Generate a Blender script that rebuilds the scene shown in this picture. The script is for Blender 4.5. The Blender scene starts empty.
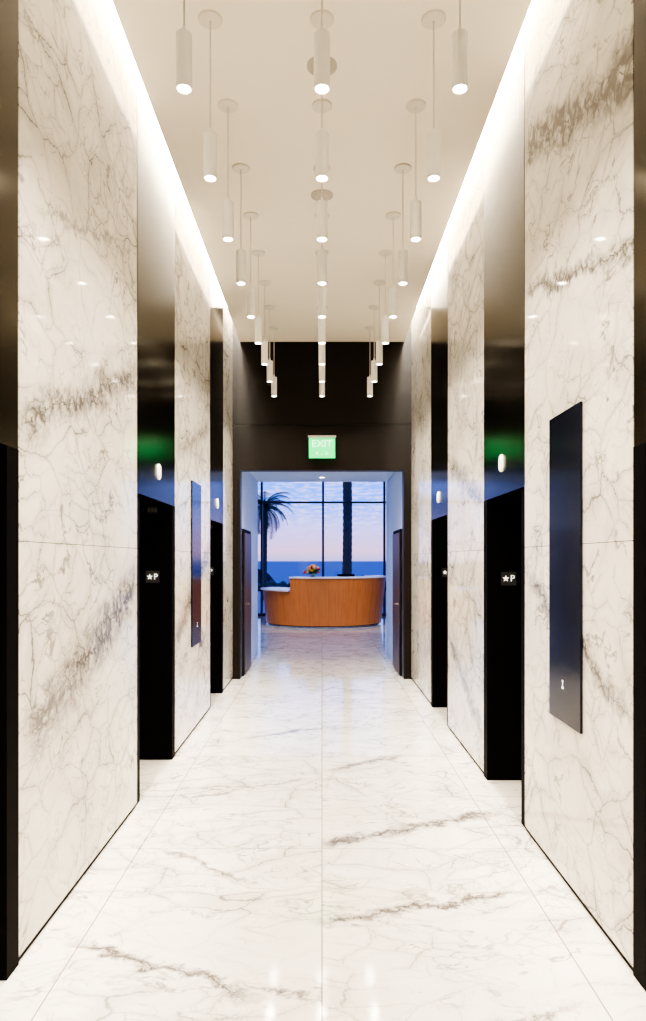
import bpy, math, random
from mathutils import Vector, Matrix
random.seed(7)
scene = bpy.context.scene
COL = scene.collection
scene.view_settings.view_transform = 'AgX'
scene.view_settings.look = 'AgX - High Contrast'
scene.view_settings.exposure = 0.72

# ------------------------------------------------------------------ helpers
class MB:
    def __init__(s):
        s.v=[]; s.f=[]; s.m=[]; s.t=[]; s.sm=[]
    def quad(s, pts, mat=0, tile=0.0, smooth=False):
        b=len(s.v); s.v+= [tuple(p) for p in pts]; s.f.append(tuple(range(b,b+len(pts)))); s.m.append(mat); s.t.append(tile); s.sm.append(smooth)
    def box(s,x0,x1,y0,y1,z0,z1,mat=0,tile=0.0):
        if x0>x1: x0,x1=x1,x0
        if y0>y1: y0,y1=y1,y0
        if z0>z1: z0,z1=z1,z0
        b=len(s.v)
        s.v+=[(x0,y0,z0),(x1,y0,z0),(x1,y1,z0),(x0,y1,z0),(x0,y0,z1),(x1,y0,z1),(x1,y1,z1),(x0,y1,z1)]
        for f in [(0,3,2,1),(4,5,6,7),(0,1,5,4),(1,2,6,5),(2,3,7,6),(3,0,4,7)]:
            s.f.append(tuple(b+i for i in f)); s.m.append(mat); s.t.append(tile); s.sm.append(False)
    def lathe(s,cx,cy,prof,mat=0,n=24,smooth=True):
        for k in range(len(prof)-1):
            (r0,z0),(r1,z1)=prof[k],prof[k+1]
            b=len(s.v)
            for (r,z) in ((r0,z0),(r1,z1)):
                for i in range(n):
                    a=2*math.pi*i/n
                    s.v.append((cx+r*math.cos(a),cy+r*math.sin(a),z))
            for i in range(n):
                j=(i+1)%n
                s.f.append((b+i,b+j,b+n+j,b+n+i)); s.m.append(mat); s.t.append(0); s.sm.append(smooth)
    def disc(s,cx,cy,z,r,mat=0,n=24,up=False):
        b=len(s.v)
        for i in range(n):
            a=2*math.pi*i/n
            s.v.append((cx+r*math.cos(a),cy+r*math.sin(a),z))
        idx=list(range(b,b+n))
        if not up: idx.reverse()
        s.f.append(tuple(idx)); s.m.append(mat); s.t.append(0); s.sm.append(False)
    def cyl(s,cx,cy,z0,z1,r,mat=0,n=24):
        s.lathe(cx,cy,[(r,z0),(r,z1)],mat,n); s.disc(cx,cy,z0,r,mat,n); s.disc(cx,cy,z1,r,mat,n,True)
    def tube(s,pts,rad,mat=0,n=10):
        b=len(s.v); P=[Vector(p) for p in pts]
        for k,p in enumerate(P):
            d=(P[min(k+1,len(P)-1)]-P[max(k-1,0)]).normalized()
            a=d.orthogonal().normalized() if abs(d.z)<0.95 else (Vector((1,0,0))-d*d.x).normalized()
            c=d.cross(a); r=rad[k] if isinstance(rad,(list,tuple)) else rad
            for i in range(n):
                t=2*math.pi*i/n; q=p+(a*math.cos(t)+c*math.sin(t))*r; s.v.append(tuple(q))
        for k in range(len(P)-1):
            for i in range(n):
                j=(i+1)%n
                s.f.append((b+k*n+i,b+k*n+j,b+(k+1)*n+j,b+(k+1)*n+i)); s.m.append(mat); s.t.append(0); s.sm.append(True)
    def ball(s,c,r,mat=0,n=8,jit=0.0,sz=1.0):
        b=len(s.v); rows=6
        for k in range(rows+1):
            ph=math.pi*k/rows
            for i in range(n):
                a=2*math.pi*i/n; rr=r*(1+random.uniform(-jit,jit))
                s.v.append((c[0]+rr*math.sin(ph)*math.cos(a),c[1]+rr*math.sin(ph)*math.sin(a),c[2]+rr*sz*math.cos(ph)))
        for k in range(rows):
            for i in range(n):
                j=(i+1)%n
                s.f.append((b+k*n+i,b+(k+1)*n+i,b+(k+1)*n+j,b+k*n+j)); s.m.append(mat); s.t.append(0); s.sm.append(True)
    def obj(s,name,mats,parent=None,bevel=0):
        me=bpy.data.meshes.new(name); me.from_pydata(s.v,[],s.f)
        for m in mats: me.materials.append(m)
        me.polygons.foreach_set('material_index',s.m)
        me.polygons.foreach_set('use_smooth',s.sm)
        at=me.attributes.new('tile','FLOAT','FACE'); at.data.foreach_set('value',s.t)
        me.update()
        o=bpy.data.objects.new(name,me); COL.objects.link(o)
        if parent: o.parent=parent
        if bevel:
            md=o.modifiers.new('bevel','BEVEL'); md.width=bevel; md.segments=2; md.limit_method='ANGLE'
        return o

def text_mesh(name,body,size,loc,rot,mat,parent=None,ext=0.001,align='CENTER',bold=0.0):
    cu=bpy.data.curves.new(name,'FONT'); cu.body=body; cu.size=size; cu.extrude=ext; cu.align_x=align; cu.align_y='CENTER'; cu.offset=bold
    o=bpy.data.objects.new(name+'_tmp',cu); COL.objects.link(o)
    bpy.context.view_layer.update()
    me=bpy.data.meshes.new_from_object(o.evaluated_get(bpy.context.evaluated_depsgraph_get()))
    bpy.data.objects.remove(o)
    me.materials.clear(); me.materials.append(mat)
    n=bpy.data.objects.new(name,me); COL.objects.link(n); n.location=loc; n.rotation_euler=rot
    if parent: n.parent=parent
    return n

class NT:
    def __init__(s,name,world=False):
        if world:
            s.m=bpy.data.worlds.new(name)
        else: s.m=bpy.data.materials.new(name)
        s.m.use_nodes=True; s.t=s.m.node_tree; s.t.nodes.clear()
    def n(s,typ,**kw):
        nd=s.t.nodes.new(typ)
        for k,v in kw.items(): setattr(nd,k,v)
        return nd
    def l(s,a,b): s.t.links.new(a,b)
    def setin(s,sock,val):
        if isinstance(val,bpy.types.NodeSocket): s.l(val,sock)
        else: sock.default_value=val
    def M(s,op,a,b=None,c=None,clamp=False):
        nd=s.n('ShaderNodeMath',operation=op,use_clamp=clamp)
        s.setin(nd.inputs[0],a)
        if b is not None: s.setin(nd.inputs[1],b)
        if c is not None: s.setin(nd.inputs[2],c)
        return nd.outputs[0]
    def V(s,op,a,b=None,scale=None):
        nd=s.n('ShaderNodeVectorMath',operation=op)
        s.setin(nd.inputs[0],a)
        if b is not None: s.setin(nd.inputs[1],b)
        if scale is not None: s.setin(nd.inputs['Scale'],scale)
        return nd.outputs[0]
    def ss(s,x,a,b,c=0.0,d=1.0):
        nd=s.n('ShaderNodeMapRange',interpolation_type='SMOOTHSTEP')
        s.setin(nd.inputs[0],x)
        for i,v in zip((1,2,3,4),(a,b,c,d)): s.setin(nd.inputs[i],v)
        return nd.outputs[0]
    def noise(s,vec,scale,detail=4,rough=0.55,out=0):
        nd=s.n('ShaderNodeTexNoise'); s.l(vec,nd.inputs['Vector']); nd.inputs['Scale'].default_value=scale
        nd.inputs['Detail'].default_value=detail; nd.inputs['Roughness'].default_value=rough
        return nd.outputs[out]
    def mix(s,f,a,b,blend='MIX'):
        nd=s.n('ShaderNodeMix',data_type='RGBA',blend_type=blend)
        s.setin(nd.inputs[0],f); s.setin(nd.inputs[6],a); s.setin(nd.inputs[7],b)
        return nd.outputs[2]
    def ramp(s,f,stops):
        nd=s.n('ShaderNodeValToRGB'); s.l(f,nd.inputs[0]); cr=nd.color_ramp
        while len(cr.elements)<len(stops): cr.elements.new(0.5)
        for e,(p,c) in zip(cr.elements,stops): e.position=p; e.color=(*c,1)
        return nd.outputs[0]

def principled(name,color,rough=0.5,metal=0.0,emis=None,estr=0.0,spec=0.5,var=0.0,vscale=8,bump=0.0,coat=0.0,tint=None):
    t=NT(name); b=t.n('ShaderNodeBsdfPrincipled'); o=t.n('ShaderNodeOutputMaterial'); t.l(b.outputs[0],o.inputs[0])
    tc=t.n('ShaderNodeTexCoord').outputs['Object']
    nz=t.noise(tc,vscale,3)
    c2=tuple(max(0,min(1,c*(1-var))) for c in color)
    col=t.mix(nz,(*color,1),(*c2,1)); t.l(col,b.inputs['Base Color'])
    b.inputs['Roughness'].default_value=rough; b.inputs['Metallic'].default_value=metal
    b.inputs['Specular IOR Level'].default_value=spec
    b.inputs['Coat Weight'].default_value=coat
    if tint: b.inputs['Specular Tint'].default_value=(*tint,1)
    if emis:
        b.inputs['Emission Color'].default_value=(*emis,1); b.inputs['Emission Strength'].default_value=estr
    if bump:
        bn=t.n('ShaderNodeBump'); bn.inputs['Strength'].default_value=bump; bn.inputs['Distance'].default_value=0.01
        t.l(nz,bn.inputs['Height']); t.l(bn.outputs[0],b.inputs['Normal'])
    return t.m

def marble(name,ua,va,strokes,seed,rough,base,base2,vein,dens=1.0,ang=0.6,stretch=2.0,sc=1.0):
    t=NT(name); b=t.n('ShaderNodeBsdfPrincipled'); o=t.n('ShaderNodeOutputMaterial'); t.l(b.outputs[0],o.inputs[0])
    sp=t.n('ShaderNodeSeparateXYZ'); t.l(t.n('ShaderNodeTexCoord').outputs['Object'],sp.inputs[0])
    u=sp.outputs[ua]; v=sp.outputs[va]
    at=t.n('ShaderNodeAttribute',attribute_name='tile').outputs['Fac']
    cb=t.n('ShaderNodeCombineXYZ'); t.l(u,cb.inputs[0]); t.l(v,cb.inputs[1]); t.l(t.M('MULTIPLY_ADD',at,3.7,seed),cb.inputs[2])
    P=cb.outputs[0]
    w1=t.V('SCALE',t.V('SUBTRACT',t.noise(P,1.6,2,0.5,1),(0.5,0.5,0.5)),scale=0.40)
    w2=t.V('SCALE',t.V('SUBTRACT',t.noise(P,7,5,0.7,1),(0.5,0.5,0.5)),scale=0.085)
    Pw=t.V('ADD',t.V('ADD',P,w1),w2)
    mp=t.n('ShaderNodeMapping'); t.l(Pw,mp.inputs[0]); mp.inputs['Rotation'].default_value=(0,0,ang); mp.inputs['Scale'].default_value=(1,stretch,1)
    Pm=mp.outputs[0]
    wv=t.ss(t.noise(P,3.1,3),0.35,0.7,0.40,2.2)
    def vor(scale,wd,vec,halo=0.0):
        nd=t.n('ShaderNodeTexVoronoi',feature='DISTANCE_TO_EDGE'); t.l(vec,nd.inputs['Vector']); nd.inputs['Scale'].default_value=scale
        d=t.M('DIVIDE',nd.outputs['Distance'],wv)
        r=t.ss(d,0.0,wd,1,0)
        if halo: r=t.M('MAXIMUM',r,t.ss(d,0.0,wd*8,halo,0))
        return r
    m1=t.ss(t.noise(P,1.5,3),0.38,0.62); m2=t.ss(t.noise(P,2.6,3,0.5,0),0.42,0.60)
    mB=t.ss(t.noise(Pw,6.0,4),0.42,0.62)
    v1=t.M('MULTIPLY',vor(1.8*sc,0.014,Pm,0.32),t.M('MULTIPLY_ADD',m1,0.68,0.20))
    v2=t.M('MULTIPLY',vor(4.3*sc,0.021,Pm,0.28),t.M('MULTIPLY_ADD',m2,0.66,0.04))
    v3=t.M('MULTIPLY',vor(9.5*sc,0.036,Pw),t.M('MULTIPLY_ADD',t.M('MULTIPLY',mB,m1),0.62,0.04))
    rn=t.noise(Pm,0.75,5,0.62)
    ridge=t.ss(t.M('ABSOLUTE',t.M('SUBTRACT',rn,0.5)),0.0,0.012,1,0)
    v4=t.M('MULTIPLY',ridge,t.M('MULTIPLY_ADD',mB,0.60,0.10))
    tot=t.M('MAXIMUM',t.M('MAXIMUM',v1,v2),t.M('MAXIMUM',v3,v4))
    tot=t.M('MULTIPLY',tot,dens)
    wn=t.M('SUBTRACT',t.noise(P,4.0,4,0.6),0.5); wn2=t.M('SUBTRACT',t.noise(P,16,4,0.65),0.5)
    wob=t.M('MULTIPLY_ADD',wn,0.24,t.M('MULTIPLY',wn2,0.07))
    br=t.ss(t.noise(Pw,13,6,0.72),0.34,0.58)
    hair=vor(13.0,0.09,Pw)
    body=t.M('MULTIPLY_ADD',br,0.46,t.M('MULTIPLY_ADD',hair,0.28,0.22))
    for (u0,v0,u1,v1_,wd,st) in strokes:
        L=math.hypot(u1-u0,v1_-v0); dx=(u1-u0)/L; dy=(v1_-v0)/L
        du=t.M('SUBTRACT',u,u0); dv=t.M('SUBTRACT',v,v0)
        sx=t.M('MULTIPLY_ADD',du,dx,t.M('MULTIPLY',dv,dy))
        tx=t.M('MULTIPLY_ADD',du,-dy,t.M('MULTIPLY',dv,dx))
        tx=t.M('ABSOLUTE',t.M('ADD',tx,wob))
        core=t.ss(tx,wd*0.1,wd,1,0)
        line=t.ss(tx,0.0,min(wd*0.18,0.011),1.0,0)
        win=t.M('MULTIPLY',t.ss(sx,-0.12,0.12),t.ss(sx,L-0.15,L+0.15,1,0))
        val=t.M('MULTIPLY',t.M('MULTIPLY',t.M('MAXIMUM',t.M('MULTIPLY',core,body),line),win),st)
        tot=t.M('MAXIMUM',tot,val)
    cl=t.ss(t.noise(Pm,1.1,3,0.5),0.40,0.78)
    bc=t.mix(cl,(*base,1),(*base2,1))
    col=t.mix(t.M('MINIMUM',tot,0.95),bc,(*vein,1))
    t.l(col,b.inputs['Base Color'])
    b.inputs['Roughness'].default_value=rough; b.inputs['Specular IOR Level'].default_value=0.5
    return t.m

# ------------------------------------------------------------------ materials
CREAM=(0.76,0.722,0.65); CREAM2=(0.64,0.60,0.525); VEIN=(0.11,0.097,0.087)
m_marL=marble('marble_wall_l',1,2,[
    (2.78,2.14,4.54,2.80,0.16,1.1),(2.85,0.86,4.54,1.46,0.24,1.15),(3.0,3.1,4.4,3.55,0.04,0.7),
    (5.75,0.94,7.5,1.76,0.18,1.0),(5.8,2.5,7.4,3.0,0.14,0.8)],1.3,0.06,CREAM,CREAM2,VEIN,dens=1.05,ang=-0.5,stretch=1.6,sc=1.15)
m_marR=marble('marble_wall_r',1,2,[
    (4.10,4.0,2.62,3.45,0.20,1.35),(4.10,3.17,2.62,2.78,0.08,1.15),(4.04,1.5,2.70,0.96,0.10,1.05),
    (6.56,2.49,5.19,2.04,0.15,0.95),(6.56,0.85,5.19,0.27,0.12,1.0)],8.1,0.06,CREAM,CREAM2,VEIN,dens=1.05,ang=-0.5,stretch=1.6,sc=1.15)
m_marF=marble('marble_floor',0,1,[
    (-1.0,2.95,-0.28,2.575,0.045,1.2),(-0.29,2.635,0.0,2.54,0.03,1.0),(0.01,3.95,1.10,4.44,0.09,1.2),
    (0.01,3.10,0.95,3.36,0.06,1.2),(-0.89,3.86,-0.36,3.5,0.04,1.0),(0.06,5.33,0.64,5.74,0.09,1.0),
    (-0.66,6.3,-0.02,6.67,0.08,1.0),(0.3,2.2,0.9,2.5,0.04,0.9),(-0.95,4.7,-0.1,5.1,0.05,0.8)],4.4,0.08,(0.78,0.75,0.69),(0.71,0.675,0.61),(0.115,0.095,0.08),dens=0.90,ang=-0.45,stretch=2.2,sc=1.05)
m_white=principled('ceiling_paint',(0.90,0.825,0.70),0.75,var=0.03)
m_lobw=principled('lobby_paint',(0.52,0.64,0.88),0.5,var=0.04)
m_black=principled('black_steel',(0.006,0.005,0.005),0.6,0.0,spec=0.03,var=0.3,vscale=20)
m_dark=principled('dark_reveal',(0.01,0.009,0.008),0.7,spec=0.1)
m_bronze=principled('brushed_bronze',(0.065,0.055,0.042),0.20,1.0,var=0.15,vscale=3,tint=(0.85,0.83,0.80))
m_end=principled('dark_panel',(0.012,0.008,0.006),0.38,0.0,spec=0.2,var=0.2,vscale=4)
m_door=principled('elevator_door_steel',(0.05,0.045,0.04),0.3,1.0,var=0.1)
m_glasspan=principled('black_glass',(0.006,0.008,0.018),0.16,0.0,spec=0.3,var=0.2)
m_pend=principled('pendant_paint',(0.88,0.87,0.83),0.45)
m_cord=principled('cord_grey',(0.70,0.66,0.60),0.5)
m_canopy=principled('canopy_paint',(0.72,0.67,0.58),0.5)
m_spk=principled('speaker_grille',(0.46,0.42,0.36),0.6)
m_lens=principled('lamp_lens',(1,1,1),0.4,emis=(1,0.90,0.74),estr=22)
m_signw=principled('sign_white',(0.85,0.85,0.82),0.5,emis=(1,1,0.95),estr=0.6)
m_sign_g=principled('exit_glow',(0.02,0.30,0.10),0.3,emis=(0.01,0.60,0.14),estr=1.1)
m_sign_t=principled('exit_letters',(0.5,0.8,0.6),0.4,emis=(0.45,1.0,0.55),estr=0.8)
m_lantern=principled('lantern_lens',(0.9,0.9,0.85),0.3,emis=(1,0.95,0.8),estr=0.35)
m_plate=principled('sign_plate',(0.03,0.03,0.03),0.4)
m_wood_d=principled('door_walnut',(0.05,0.028,0.020),0.4,var=0.5,vscale=6)
m_chrome=principled('chrome',(0.7,0.7,0.7),0.2,1.0)
m_solid=principled('counter_white',(0.85,0.85,0.88),0.25)
m_alu=principled('mullion_metal',(0.08,0.09,0.11),0.4,0.6)

def wood():
    t=NT('desk_oak'); b=t.n('ShaderNodeBsdfPrincipled'); o=t.n('ShaderNodeOutputMaterial'); t.l(b.outputs[0],o.inputs[0])
    tc=t.n('ShaderNodeTexCoord').outputs['Object']
    mp=t.n('ShaderNodeMapping'); t.l(tc,mp.inputs[0]); mp.inputs['Scale'].default_value=(14,14,0.8)
    nz=t.noise(mp.outputs[0],1.5,5,0.6)
    c=t.ramp(nz,[(0.25,(0.64,0.20,0.05)),(0.6,(0.72,0.25,0.065)),(0.9,(0.76,0.29,0.085))])
    t.l(c,b.inputs['Base Color']); b.inputs['Roughness'].default_value=0.35
    return t.m
m_oak=wood()
m_joint=principled('oak_joint',(0.30,0.09,0.03),0.6)
def glass():
    t=NT('window_glass'); o=t.n('ShaderNodeOutputMaterial'); tr=t.n('ShaderNodeBsdfTransparent'); g=t.n('ShaderNodeBsdfGlossy')
    tr.inputs[0].default_value=(0.95,0.97,1,1); g.inputs['Roughness'].default_value=0.02
    fr=t.n('ShaderNodeFresnel'); fr.inputs[0].default_value=1.3
    mx=t.n('ShaderNodeMixShader'); t.l(fr.outputs[0],mx.inputs[0]); t.l(tr.outputs[0],mx.inputs[1]); t.l(g.outputs[0],mx.inputs[2]); t.l(mx.outputs[0],o.inputs[0])
    return t.m
m_glass=glass()

# ------------------------------------------------------------------ dimensions
W=1.2; REC=1.62; CH=4.53; TOP=5.0; YB=-2.6; YE=9.40; DH=2.035; SEAM=1.675
Lblk=[(YB,1.5),(2.77,4.54),(5.71,7.50),(8.50,YE)]
Rblk=[(YB,1.45),(2.70,4.14),(5.19,6.67),(7.70,YE)]

def wall(side,blks,name,mar):
    s=-1 if side=='L' else 1
    mb=MB()
    mb.box(s*(REC+0.06),s*(REC+0.25),YB-0.2,YE,0,TOP,1)
    for k,(a,b) in enumerate(blks):
        mb.box(s*(W+0.03),s*(REC+0.06),a,b,0,TOP,1)
        mb.box(s*W,s*(W+0.03),a,b,0.028,SEAM-0.0015,0,k*2+0.3)
        mb.box(s*W,s*(W+0.03),a,b,SEAM+0.0015,TOP,0,k*2+(0.3 if k==1 else 1.1))
        mb.box(s*(W+0.008),s*(W+0.03),a,b,0.0,0.028,1)
    mb.obj(name,[mar,m_dark])
wall('L',Lblk,'wall_left',m_marL)
wall('R',Rblk,'wall_right',m_marR)

m_notice=principled('notice_grey',(0.12,0.12,0.11),0.5)
def surround(side,a,b):
    s=-1 if side=='L' else 1
    mb=MB()
    mb.box(s*(W-0.002),s*(W+0.02),a+0.004,b-0.012,DH,TOP-0.01,0)
    mb.box(s*(W+0.02),s*(REC+0.05),a+0.004,b-0.004,DH+0.004,DH+0.10,1)
    mb.box(s*(W-0.002),s*(REC+0.05),b-0.11,b-0.004,0.002,DH,1)
    mb.box(s*(W+0.01),s*(REC+0.05),a+0.004,a+0.11,0.002,DH,1)
    mb.obj('elevator_surround',[m_bronze,m_black])
    d=MB(); x0=s*(REC-0.02); x1=s*(REC+0.03); c=(a+b)/2
    d.box(x0,x1,a+0.12,c-0.003,0.01,DH-0.01,0); d.box(x0,x1,c+0.003,b-0.12,0.01,DH-0.01,0)
    d.box(s*(REC-0.06),x0,a+0.12,b-0.12,0.0,0.006,1)
    d.obj('elevator_door',[m_door,m_black])
    ly=a+(b-a)*0.5; lz=2.245
    l=MB(); n=28; hw,hh=0.042,0.058
    pts=[]
    for i in range(n):
        t=2*math.pi*i/n
        pts.append((hw*math.cos(t),hw*math.sin(t)+(hh-hw)*(1 if math.sin(t)>0 else -1)))
    def ring(sc,x): return [(x,ly+p[0]*sc,lz+p[1]*sc) for p in pts]
    rs=[ring(1.0,s*(W-0.0025)),ring(1.0,s*(W-0.010)),ring(0.85,s*(W-0.016)),ring(0.5,s*(W-0.019))]
    for r1,r2 in zip(rs,rs[1:]):
        for i in range(n):
            j=(i+1)%n; l.quad([r1[i],r1[j],r2[j],r2[i]],0,smooth=True)
    l.quad(rs[-1],0)
    l.obj('hall_lantern',[m_lantern])
    root=bpy.data.objects.new('floor_level_sign',None); COL.objects.link(root)
    yj=b-0.11; xs=s*(W+0.155); zs=1.465
    p=MB(); p.box(xs-0.055,xs+0.055,yj-0.004,yj,zs-0.05,zs+0.05,0)
    p.obj('plate',[m_plate],root)
    st=MB(); cx=xs-0.022; sp=[]
    for i in range(10):
        r=0.026 if i%2==0 else 0.0105; t=math.pi/2+i*math.pi/5
        sp.append((cx+r*math.cos(t),yj-0.006,zs+r*math.sin(t)))
    for i in range(10): st.quad([sp[i],sp[(i+1)%10],(cx,yj-0.006,zs)],0)
    st.obj('star',[m_signw],root)
    text_mesh('letter_p','P',0.066,(xs+0.026,yj-0.006,zs),(math.pi/2,0,0),m_signw,root)
    if s<0:
        q=MB(); q.box(xs-0.045,xs+0.045,yj-0.004,yj,1.97,2.0301,0)
        for k in range(3): q.box(xs-0.035+k*0.025,xs-0.018+k*0.025,yj-0.006,yj-0.004,1.985,2.018,1)
        q.obj('notice_plate',[m_plate,m_notice],root)
for blks,sd in ((Lblk,'L'),(Rblk,'R')):
    for i in range(len(blks)-1): surround(sd,blks[i][1],blks[i+1][0])

# ---- floor tiles
mb=MB()
ys=[-3.40+1.82*k for k in range(14)]
g=0.0024
xl=[-6.06+1.01*i for i in range(13)]
for j in range(len(ys)-1):
    y0,y1=ys[j],ys[j+1]
    for i in range(12):
        x0,x1=xl[i],xl[i+1]
        if y1<=9.5:
            if x1<-1.9 or x0>1.9: continue
            x0=max(x0,-1.88); x1=min(x1,1.88)
            if x1-x0<0.05: continue
        mb.box(x0+g,x1-g,y0+g,y1-g,-0.03,0.0,0,random.random()*0.9 if y1>5.8 else (0.2 if x0<-0.0001 else 0.5))
mb.box(-6.2,6.2,9.3,20.3,-0.06,-0.003,1); mb.box(-1.9,1.9,-3.4,9.3,-0.06,-0.003,1)
mb.obj('floor',[m_marF,principled('grout',(0.16,0.135,0.11),0.8,spec=0.1)])

# ---- ceiling with perimeter coves
mb=MB()
mb.box(-1.10,1.10,YB,YE,CH,CH+0.05,0)
mb.box(-REC-0.25,REC+0.25,YB-0.2,YE+0.2,TOP,TOP+0.1,0)
mb.obj('ceiling',[m_white])
mb=MB(); mb.box(-REC-0.25,REC+0.25,YB-0.2,YB,0,TOP,0); mb.obj('wall_back',[principled('back_paint',(0.6,0.58,0.54),0.6)])

WARM=(1,0.88,0.72)
def light(name,typ,loc,energy,color,parent=None,rot=(0,0,0),**kw):
    L=bpy.data.lights.new(name,typ); L.energy=energy; L.color=color
    for a,b in kw.items(): setattr(L,a,b)
    o=bpy.data.objects.new(name,L); COL.objects.link(o); o.location=loc; o.rotation_euler=rot
    if parent: o.parent=parent
    return o
for s in (-1,1):
    mb=MB(); mb.box(s*1.11,s*1.19,YB+0.05,YE-0.05,TOP-0.03,TOP,0)
    f=mb.obj('cove_light_fixture',[m_pend])
    light('cove_tube','AREA',(s*1.15,(YB+YE)/2,TOP-0.04),380,(1,0.92,0.78),f,shape='RECTANGLE',size=0.07,size_y=YE-YB-0.2)

# ---- end wall / portal
mb=MB()
PX=1.10; HB=2.81
for (z0,z1) in ((HB,3.42),(3.425,TOP)):
    mb.box(-REC,REC,YE,YE+0.2,z0,z1,0)
mb.box(-REC-0.25,-PX,YE,YE+0.2,0,HB,0); mb.box(PX,REC+0.25,YE,YE+0.2,0,HB,0)
mb.box(-REC,REC,YE+0.02,YE+0.2,3.41,3.43,1)
mb.obj('wall_end',[m_end,m_dark])
PE=12.0
for s,nm in ((-1,'wall_passage_left'),(1,'wall_passage_right')):
    mb=MB(); mb.box(s*PX,s*(PX+0.2),YE+0.2,PE,0,3.0,0); 
    mb.obj(nm,[m_lobw])
    d=MB()
    d.box(s*(PX-0.02),s*(PX-0.001),9.62,10.62,0.0,2.03,1)
    d.box(s*(PX-0.035),s*(PX-0.02),9.68,10.56,0.02,1.98,0)
    d.box(s*(PX-0.075),s*(PX-0.06),9.74,9.86,0.98,1.0,2); d.box(s*(PX-0.065),s*(PX-0.035),9.74,9.76,0.98,1.0,2)
    d.obj('door_1' if s<0 else 'door_2',[m_wood_d,m_black,m_chrome])
mb=MB(); mb.box(-1.3,1.3,YE+0.2,PE,2.94,3.1,0); mb.obj('ceiling_passage',[m_lobw])
mb=MB(); 
for s in (-1,1): mb.box(s*(PX+0.2),s*6.06,PE-0.2,PE,0,4.1,0)
mb.box(-1.3,1.3,PE-0.2,PE,3.1,4.1,0); mb.obj('wall_lobby_front',[m_lobw])
for s,nm in ((-1,'wall_lobby_left'),(1,'wall_lobby_right')):
    mb=MB(); mb.box(s*6.06,s*6.2,PE-0.2,20.2,0,4.1,0); mb.obj(nm,[m_lobw])
mb=MB(); mb.box(-6.2,6.2,PE-0.2,20.25,4.1,4.2,0); mb.obj('ceiling_lobby',[m_lobw])
mb=MB(); WY=20.0
for i in range(-3,4):
    x=0.03+i*1.75; mb.box(x-0.03,x+0.03,WY-0.06,WY+0.06,0,4.1,0)
mb.box(-6.0,6.0,WY-0.05,WY+0.05,3.22,3.27,0); mb.box(-6.0,6.0,WY-0.05,WY+0.05,0,0.08,0); mb.box(-6.0,6.0,WY-0.05,WY+0.05,4.02,4.1,0)
mb.box(-6.0,6.0,WY-0.004,WY+0.004,0.08,4.02,1)
mb.obj('window_1',[m_alu,m_glass])

# ---- exit sign
root=bpy.data.objects.new('exit_sign',None); COL.objects.link(root)
ey=9.30; ez=1.6+113*ey/700
mb=MB(); mb.box(-0.175,0.175,ey-0.008,ey+0.008,ez-0.15,ez+0.12,0); mb.obj('panel',[m_sign_g],root,0.003)
mb=MB(); mb.box(-0.185,0.185,ey-0.02,ey+0.10,ez+0.12,ez+0.150,0); mb.obj('housing',[m_chrome],root)
text_mesh('exit_text','EXIT',0.135,(0,ey-0.010,ez+0.04),(math.pi/2,0,0),m_sign_t,root)
text_mesh('exit_symbols','< - >',0.09,(0,ey-0.010,ez-0.09),(math.pi/2,0,0),m_sign_t,root)

# ---- call panels on marble
def call_panel(s,y0,y1):
    mb=MB(); mb.box(s*(W-0.012),s*(W-0.0005),y0,y1,0.80,2.33,0)
    xx=s*(W-0.0135); yc=y0+(y1-y0)*0.53
    mb.quad([(xx,yc-0.014,0.965),(xx,yc+0.014,0.965),(xx,yc+0.014,0.975),(xx,yc-0.014,0.975)],1)
    mb.quad([(xx,yc-0.004,0.975),(xx,yc+0.004,0.975),(xx,yc+0.004,1.0),(xx,yc-0.004,1.0)],1)
    mb.quad([(xx,yc-0.012,1.0),(xx,yc+0.012,1.0),(xx,yc+0.008,1.008),(xx,yc-0.008,1.008)],1)
    mb.obj('elevator_call_panel',[m_glasspan,m_signw])
call_panel(1,3.22,3.66); call_panel(-1,6.41,6.89)

# ---- pendants
PEND=36
def pendant(x,y):
    b=MB(); z0=3.664; z1=3.905; r=0.036
    b.lathe(x,y,[(0.0,CH-0.014),(0.060,CH-0.014),(0.065,CH-0.010),(0.065,CH)],3,28)
    b.cyl(x,y,z1+0.02,CH-0.013,0.0045,1,8)
    b.lathe(x,y,[(0.0,z1+0.03),(0.009,z1+0.03),(0.009,z1),(r-0.002,z1),(r,z1-0.003),(r,z0+0.002),(r-0.002,z0),(r-0.005,z0),(r-0.008,z0+0.012)],0,28)
    b.disc(x,y,z0+0.012,r-0.008,2,24)
    o=b.obj('pendant_light',[m_pend,m_cord,m_lens,m_canopy])
    light('bulb','SPOT',(x,y,z0-0.006),PEND,WARM,o,spot_size=math.radians(130),spot_blend=0.8,shadow_soft_size=0.03)
for k in range(-4,9):
    y=3.07+0.72*k
    for x in (-0.605,0,0.605): pendant(x,y)
for y in (4.15,5.62):
    b=MB(); b.lathe(0,y,[(0.0,CH-0.02),(0.06,CH-0.02),(0.075,CH-0.012),(0.09,CH-0.006),(0.09,CH)],0,32); b.obj('ceiling_speaker',[m_spk])

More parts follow.
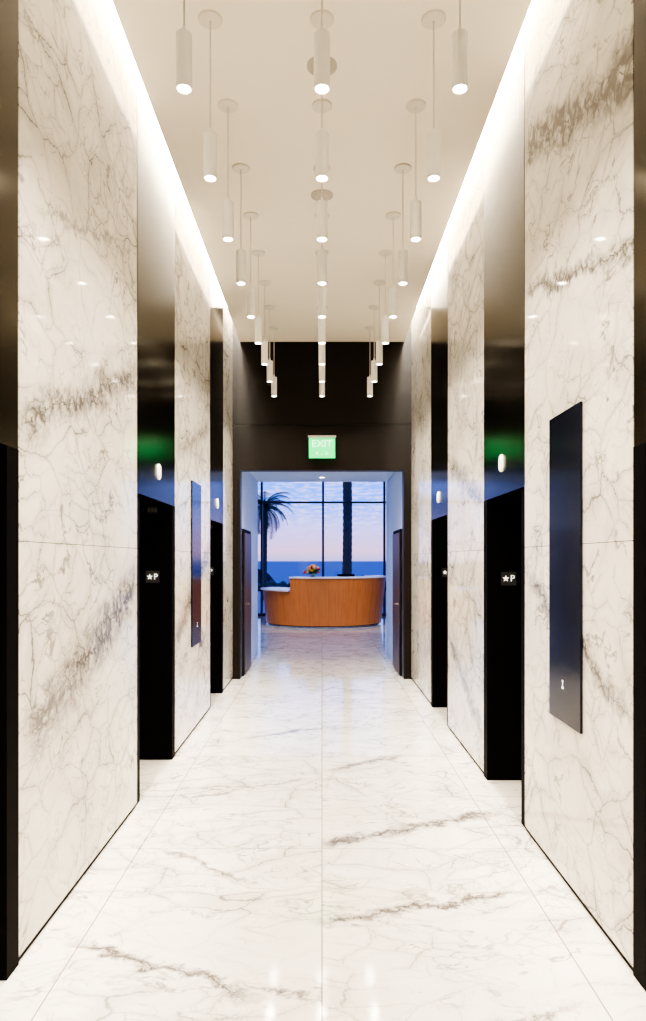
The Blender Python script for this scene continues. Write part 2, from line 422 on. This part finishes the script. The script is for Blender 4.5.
# ---- reception desk
root=bpy.data.objects.new('reception_desk',None); COL.objects.link(root)
cx,cy=0.04,17.60; A,B=1.56,1.36
def el(t,sc,off=0): return (cx+(A*sc+off)*math.cos(t),cy+(B*sc+off)*math.sin(t))
def drum(z0,z1,t0,t1,n,mat,mb,gap=0.002,sub=3):
    f=lambda z:0.92+0.08*(z/1.17)
    for i in range(n):
        a0=t0+(t1-t0)*i/n+gap/2; b0=t0+(t1-t0)*(i+1)/n-gap/2
        for k in range(sub):
            a=a0+(b0-a0)*k/sub; b=a0+(b0-a0)*(k+1)/sub
            p=[el(a,f(z0)),el(b,f(z0)),el(b,f(z1)),el(a,f(z1))]
            mb.quad([(p[0][0],p[0][1],z0),(p[1][0],p[1][1],z0),(p[2][0],p[2][1],z1),(p[3][0],p[3][1],z1)],mat)
        # narrow recessed joint strip behind the gap
        a=t0+(t1-t0)*i/n-gap; b=a+2*gap
        p=[el(a,f(z0)-0.003),el(b,f(z0)-0.003),el(b,f(z1)-0.003),el(a,f(z1)-0.003)]
        mb.quad([(p[0][0],p[0][1],z0),(p[1][0],p[1][1],z0),(p[2][0],p[2][1],z1),(p[3][0],p[3][1],z1)],1)
def ringtop(z0,z1,t0,t1,n,o0,o1,mb,mat):
    for i in range(n):
        a=t0+(t1-t0)*i/n; b=t0+(t1-t0)*(i+1)/n
        P0,P1,P2,P3=el(a,1,o0),el(b,1,o0),el(b,1,o1),el(a,1,o1)
        mb.quad([(*P0,z1),(*P1,z1),(*P2,z1),(*P3,z1)],mat); mb.quad([(*P3,z0),(*P2,z0),(*P1,z0),(*P0,z0)],mat)
        mb.quad([(*P0,z0),(*P1,z0),(*P1,z1),(*P0,z1)],mat); mb.quad([(*P2,z0),(*P3,z0),(*P3,z1),(*P2,z1)],mat)
    for t in (t0,t1):
        P0,P3=el(t,1,o0),el(t,1,o1); mb.quad([(*P0,z0),(*P0,z1),(*P3,z1),(*P3,z0)],mat)
ts=math.radians(239); 
mb=MB()
drum(0.05,0.86,math.radians(150),ts,10,0,mb)
drum(0.05,1.17,ts,math.radians(390),17,0,mb)
mb.obj('oak_front',[m_oak,m_joint],root)
mb=MB()
for i in range(60):
    a=math.radians(150+240*i/60); b=math.radians(150+240*(i+1)/60)
    p,q=el(a,0.89),el(b,0.89); mb.quad([(*p,0.0),(*q,0.0),(*q,0.06),(*p,0.06)],1)
    p,q=el(a,0.905),el(b,0.905); p2,q2=el(a,0.95),el(b,0.95)
    mb.quad([(*p,0.03),(*q,0.03),(*q2,1.12 if b>ts+0.02 else 0.84),(*p2,1.12 if b>ts+0.02 else 0.84)],0)
mb.obj('carcass',[m_dark,m_solid],root)
mb=MB()
ringtop(0.86,0.90,math.radians(150),ts,24,0.02,-0.62,mb,0)
ringtop(1.17,1.205,ts,math.radians(390),40,0.02,-0.34,mb,0)
ringtop(0.74,0.77,ts,math.radians(390),40,-0.34,-0.8,mb,0)
P0,P1=el(ts,0.985),el(ts,1,-0.34)
mb.quad([(*P0,0.86),(*P1,0.86),(*P1,1.17),(*P0,1.17)],0)
for i in range(40):
    a=ts+(math.radians(390)-ts)*i/40; b=ts+(math.radians(390)-ts)*(i+1)/40
    p,q=el(a,1,-0.34),el(b,1,-0.34); mb.quad([(*p,0),(*q,0),(*q,1.17),(*p,1.17)],0)
mb.obj('white_counter',[m_solid],root)

mb=MB()
mb.box(0.38,0.80,17.28,17.31,0.98,1.25,0); mb.box(0.57,0.61,17.30,17.34,0.80,1.10,1); mb.box(0.48,0.70,17.22,17.42,0.772,0.785,1)
mb.obj('computer_monitor',[m_black,m_chrome],None,0.004)

# flowers
root=bpy.data.objects.new('flower_arrangement',None); COL.objects.link(root)
fx,fy,fz=-0.21,16.45,1.205
mb=MB(); mb.lathe(fx,fy,[(0.0,fz),(0.05,fz),(0.06,fz+0.02),(0.055,fz+0.06),(0.065,fz+0.09),(0.06,fz+0.09),(0.05,fz+0.06)],0,20)
mb.obj('vase',[principled('vase_glass',(0.5,0.6,0.55),0.1)],root)
cols=[(0.9,0.18,0.02),(0.95,0.50,0.03),(0.85,0.08,0.08),(0.95,0.65,0.4)]
fm=[principled('petal_%d'%i,c,0.6) for i,c in enumerate(cols)]+[principled('leaf_green',(0.05,0.28,0.03),0.6,var=0.4)]
mb=MB()
for i in range(40):
    a=random.uniform(0,6.28); r=random.uniform(0,0.21); h=0.08+0.17*(1-(r/0.22)**2)+random.uniform(-0.02,0.02)
    c=Vector((fx+r*math.cos(a),fy+r*math.sin(a),fz+h)); m=random.randrange(4)
    mb.tube([(fx,fy,fz+0.05),tuple(c)],0.004,4,6)
    for ring,(rr,npet) in enumerate(((0.050,7),(0.028,5))):
        for p in range(npet):
            t=2*math.pi*p/npet+ring; d=Vector((math.cos(t),math.sin(t),0)); e=Vector((-d.y,d.x,0)); up=Vector((0,0,1))
            tip=c+d*rr+up*(0.015+0.018*ring); mid=c+d*rr*0.6
            mb.quad([c,mid-e*0.016+up*0.01,tip,mid+e*0.016+up*0.01],m)
    mb.ball(c,0.028,m,8,0.12)
for i in range(60):
    a=random.uniform(0,6.28); d=Vector((math.cos(a),math.sin(a),random.uniform(-0.15,0.7))).normalized(); s0=Vector((fx,fy,fz+0.08))
    e=d.cross(Vector((0,0,1))).normalized()*0.028; L=random.uniform(0.16,0.25)
    mb.quad([s0,s0+d*L*0.5+e,s0+d*L,s0+d*L*0.5-e],4)
mb.obj('blooms',fm,root)

# ---- exterior
m_trunk=principled('palm_trunk',(0.09,0.075,0.065),0.9,var=0.7,vscale=12,bump=0.6)
m_frond=principled('palm_frond',(0.035,0.06,0.035),0.7,var=0.5)
def palm(x,y,zc,rt,R,nf,base=-0.1):
    root=bpy.data.objects.new('palm_tree',None); COL.objects.link(root)
    mb=MB(); pts=[];rad=[]
    n=int((zc-base)/0.12)
    for i in range(n+1):
        z=base+(zc-base)*i/n; pts.append((x+0.05*math.sin(z*0.5),y,z)); rad.append(rt*(1.0+0.12*(i%2)+0.25*math.exp(-(z-base)*1.2)))
    mb.tube(pts,rad,0,14); mb.obj('trunk',[m_trunk],root)
    mb=MB(); c=Vector((pts[-1][0],y,zc))
    for i in range(nf):
        az=2*math.pi*(i*0.382); el0=math.radians(80-110*(i/nf)); L=R*random.uniform(0.85,1.1)
        d=Vector((math.cos(az),math.sin(az),0)); P=[]; p=c.copy(); ang=el0
        for k in range(15):
            P.append(p.copy()); p=p+(d*math.cos(ang)+Vector((0,0,1))*math.sin(ang))*(L/14); ang-=math.radians(7.5)
        mb.tube(P,[0.03*(1-k/16)*R/2+0.004 for k in range(15)],0,5)
        for k in range(1,14):
            for sg in (-1,1):
                for h in (0,0.5):
                    q=P[k].lerp(P[k+1],h); tn=(P[k+1]-P[k]).normalized(); sd=d.cross(Vector((0,0,1)))*sg
                    ll=L*0.26*math.sin(math.pi*(0.12+0.82*k/14)); dr=(sd*0.75+tn*0.6+Vector((0,0,-0.35))).normalized()
                    w=tn*L*0.012
                    mb.quad([q-w,q+w,q+dr*ll],0)
    mb.obj('fronds',[m_frond],root)
palm(-2.50,30,3.80,0.10,1.5,34)
palm(0.90,26,8.5,0.16,2.4,30)
palm(-9,34,7,0.18,2.2,24); palm(8,36,7.5,0.18,2.2,24)
mb=MB(); mb.box(-40,40,20.3,40,-0.3,-0.1,0); mb.obj('terrace_ground',[principled('terrace_paving',(0.16,0.16,0.19),0.6,var=0.3,vscale=2)])
mb=MB()
for i in range(150):
    x=-9+18*i/150; mb.ball((x,38.5+random.uniform(-0.25,0.25),0.05+random.uniform(0,0.22)),random.uniform(0.16,0.26),0,9,0.3,0.9)
mb.obj('hedge',[m_frond])
t=NT('sea_water'); b=t.n('ShaderNodeBsdfPrincipled'); o=t.n('ShaderNodeOutputMaterial'); t.l(b.outputs[0],o.inputs[0])
b.inputs['Base Color'].default_value=(0.045,0.09,0.17,1); b.inputs['Roughness'].default_value=0.7
tc=t.n('ShaderNodeTexCoord').outputs['Object']; bn=t.n('ShaderNodeBump'); bn.inputs['Strength'].default_value=0.8; bn.inputs['Distance'].default_value=1.0
t.l(t.noise(tc,0.15,6),bn.inputs['Height']); t.l(bn.outputs[0],b.inputs['Normal'])
mb=MB(); mb.quad([(-6000,41,-14),(6000,41,-14),(6000,9000,-14),(-6000,9000,-14)],0); mb.obj('ocean',[t.m])
# coastal headland on the left, reaching about eye level
mb=MB(); n=80
top=[]
for i in range(n+1):
    x=-110+1.28*i; h=15.6*(1-(i/n)**22)*(0.965+0.025*math.sin(i*0.7)+0.015*math.sin(i*2.3)); top.append((x,160+i*0.35,-14+max(0,h)))
for i in range(n):
    mb.quad([(top[i][0],top[i][1]-4,-14),(top[i+1][0],top[i+1][1]-4,-14),top[i+1],top[i]],0,smooth=True)
    mb.quad([top[i],top[i+1],(top[i+1][0],top[i+1][1]+40,-14),(top[i][0],top[i][1]+40,-14)],0,smooth=True)
mb.obj('headland',[principled('headland_scrub',(0.025,0.03,0.04),0.9,var=0.5,vscale=0.3,spec=0.1)])

# ---- fill lamps added in ceiling form to brighten desk, lobby + passage
def add_fill(x,y,zc,e,col,tilt=0,size=70):
    b=MB(); b.lathe(x,y,[(0.035,zc),(0.04,zc-0.01),(0.055,zc-0.01),(0.06,zc)],0,20); b.disc(x,y,zc-0.003,0.036,1,20)
    o=b.obj('fill_downlight',[m_pend,m_lens])
    light('bulb','SPOT',(x,y,zc-0.02),e,col,o,rot=(math.radians(tilt),0,0),spot_size=math.radians(size),spot_blend=0.6,shadow_soft_size=0.04)
for x in (-1.6,0.1,1.6):
    add_fill(x,14.2,4.1,125,(1,0.90,0.78),36,50)  # warm fill added to brighten the oak front and flowers
COOL=(0.50,0.64,1.0)  # tint of the fill lamps added to brighten and cool the far floor
for x in (-1.3,1.3):
    add_fill(x,13.0,4.1,85,COOL,0,110)
    add_fill(x,15.4,4.1,70,COOL,0,100)
for y in (10.2,11.3): add_fill(0,y,2.94,20,COOL,0,130)  # more added fill, for the passage floor and walls

# ---- world: dusk sky
w=NT('dusk_sky',world=True); scene.world=w.m
bg=w.n('ShaderNodeBackground'); out=w.n('ShaderNodeOutputWorld'); w.l(bg.outputs[0],out.inputs[0])
tc=w.n('ShaderNodeTexCoord').outputs['Generated']; sp=w.n('ShaderNodeSeparateXYZ'); w.l(tc,sp.inputs[0])
z=sp.outputs[2]
grad=w.ramp(w.M('MULTIPLY',z,4.0,clamp=True),[(0.0,(0.24,0.21,0.38)),(0.05,(0.38,0.25,0.38)),(0.18,(0.28,0.25,0.52)),(0.32,(0.08,0.20,0.64)),(1.0,(0.04,0.18,0.85))])
mp=w.n('ShaderNodeMapping'); w.l(tc,mp.inputs[0]); mp.inputs['Scale'].default_value=(22,22,120)
cl=w.ss(w.noise(mp.outputs[0],2.6,6,0.7),0.44,0.62)
cm=w.M('MULTIPLY',cl,w.ss(z,0.02,0.06))
col=w.mix(w.M('MULTIPLY',cm,0.75),grad,(0.40,0.35,0.60,1))
w.l(col,bg.inputs[0]); bg.inputs[1].default_value=1.9

# ---- camera
cam=bpy.data.cameras.new('camera'); co=bpy.data.objects.new('camera',cam); COL.objects.link(co)
co.location=(0,0,1.6); co.rotation_euler=(math.pi/2,0,0)
cam.sensor_fit='VERTICAL'; cam.sensor_height=36; cam.lens=700/1021*36
cam.shift_y=49.5/1021; cam.shift_x=1.0/1021; cam.clip_end=20000; cam.clip_start=0.05
scene.camera=co
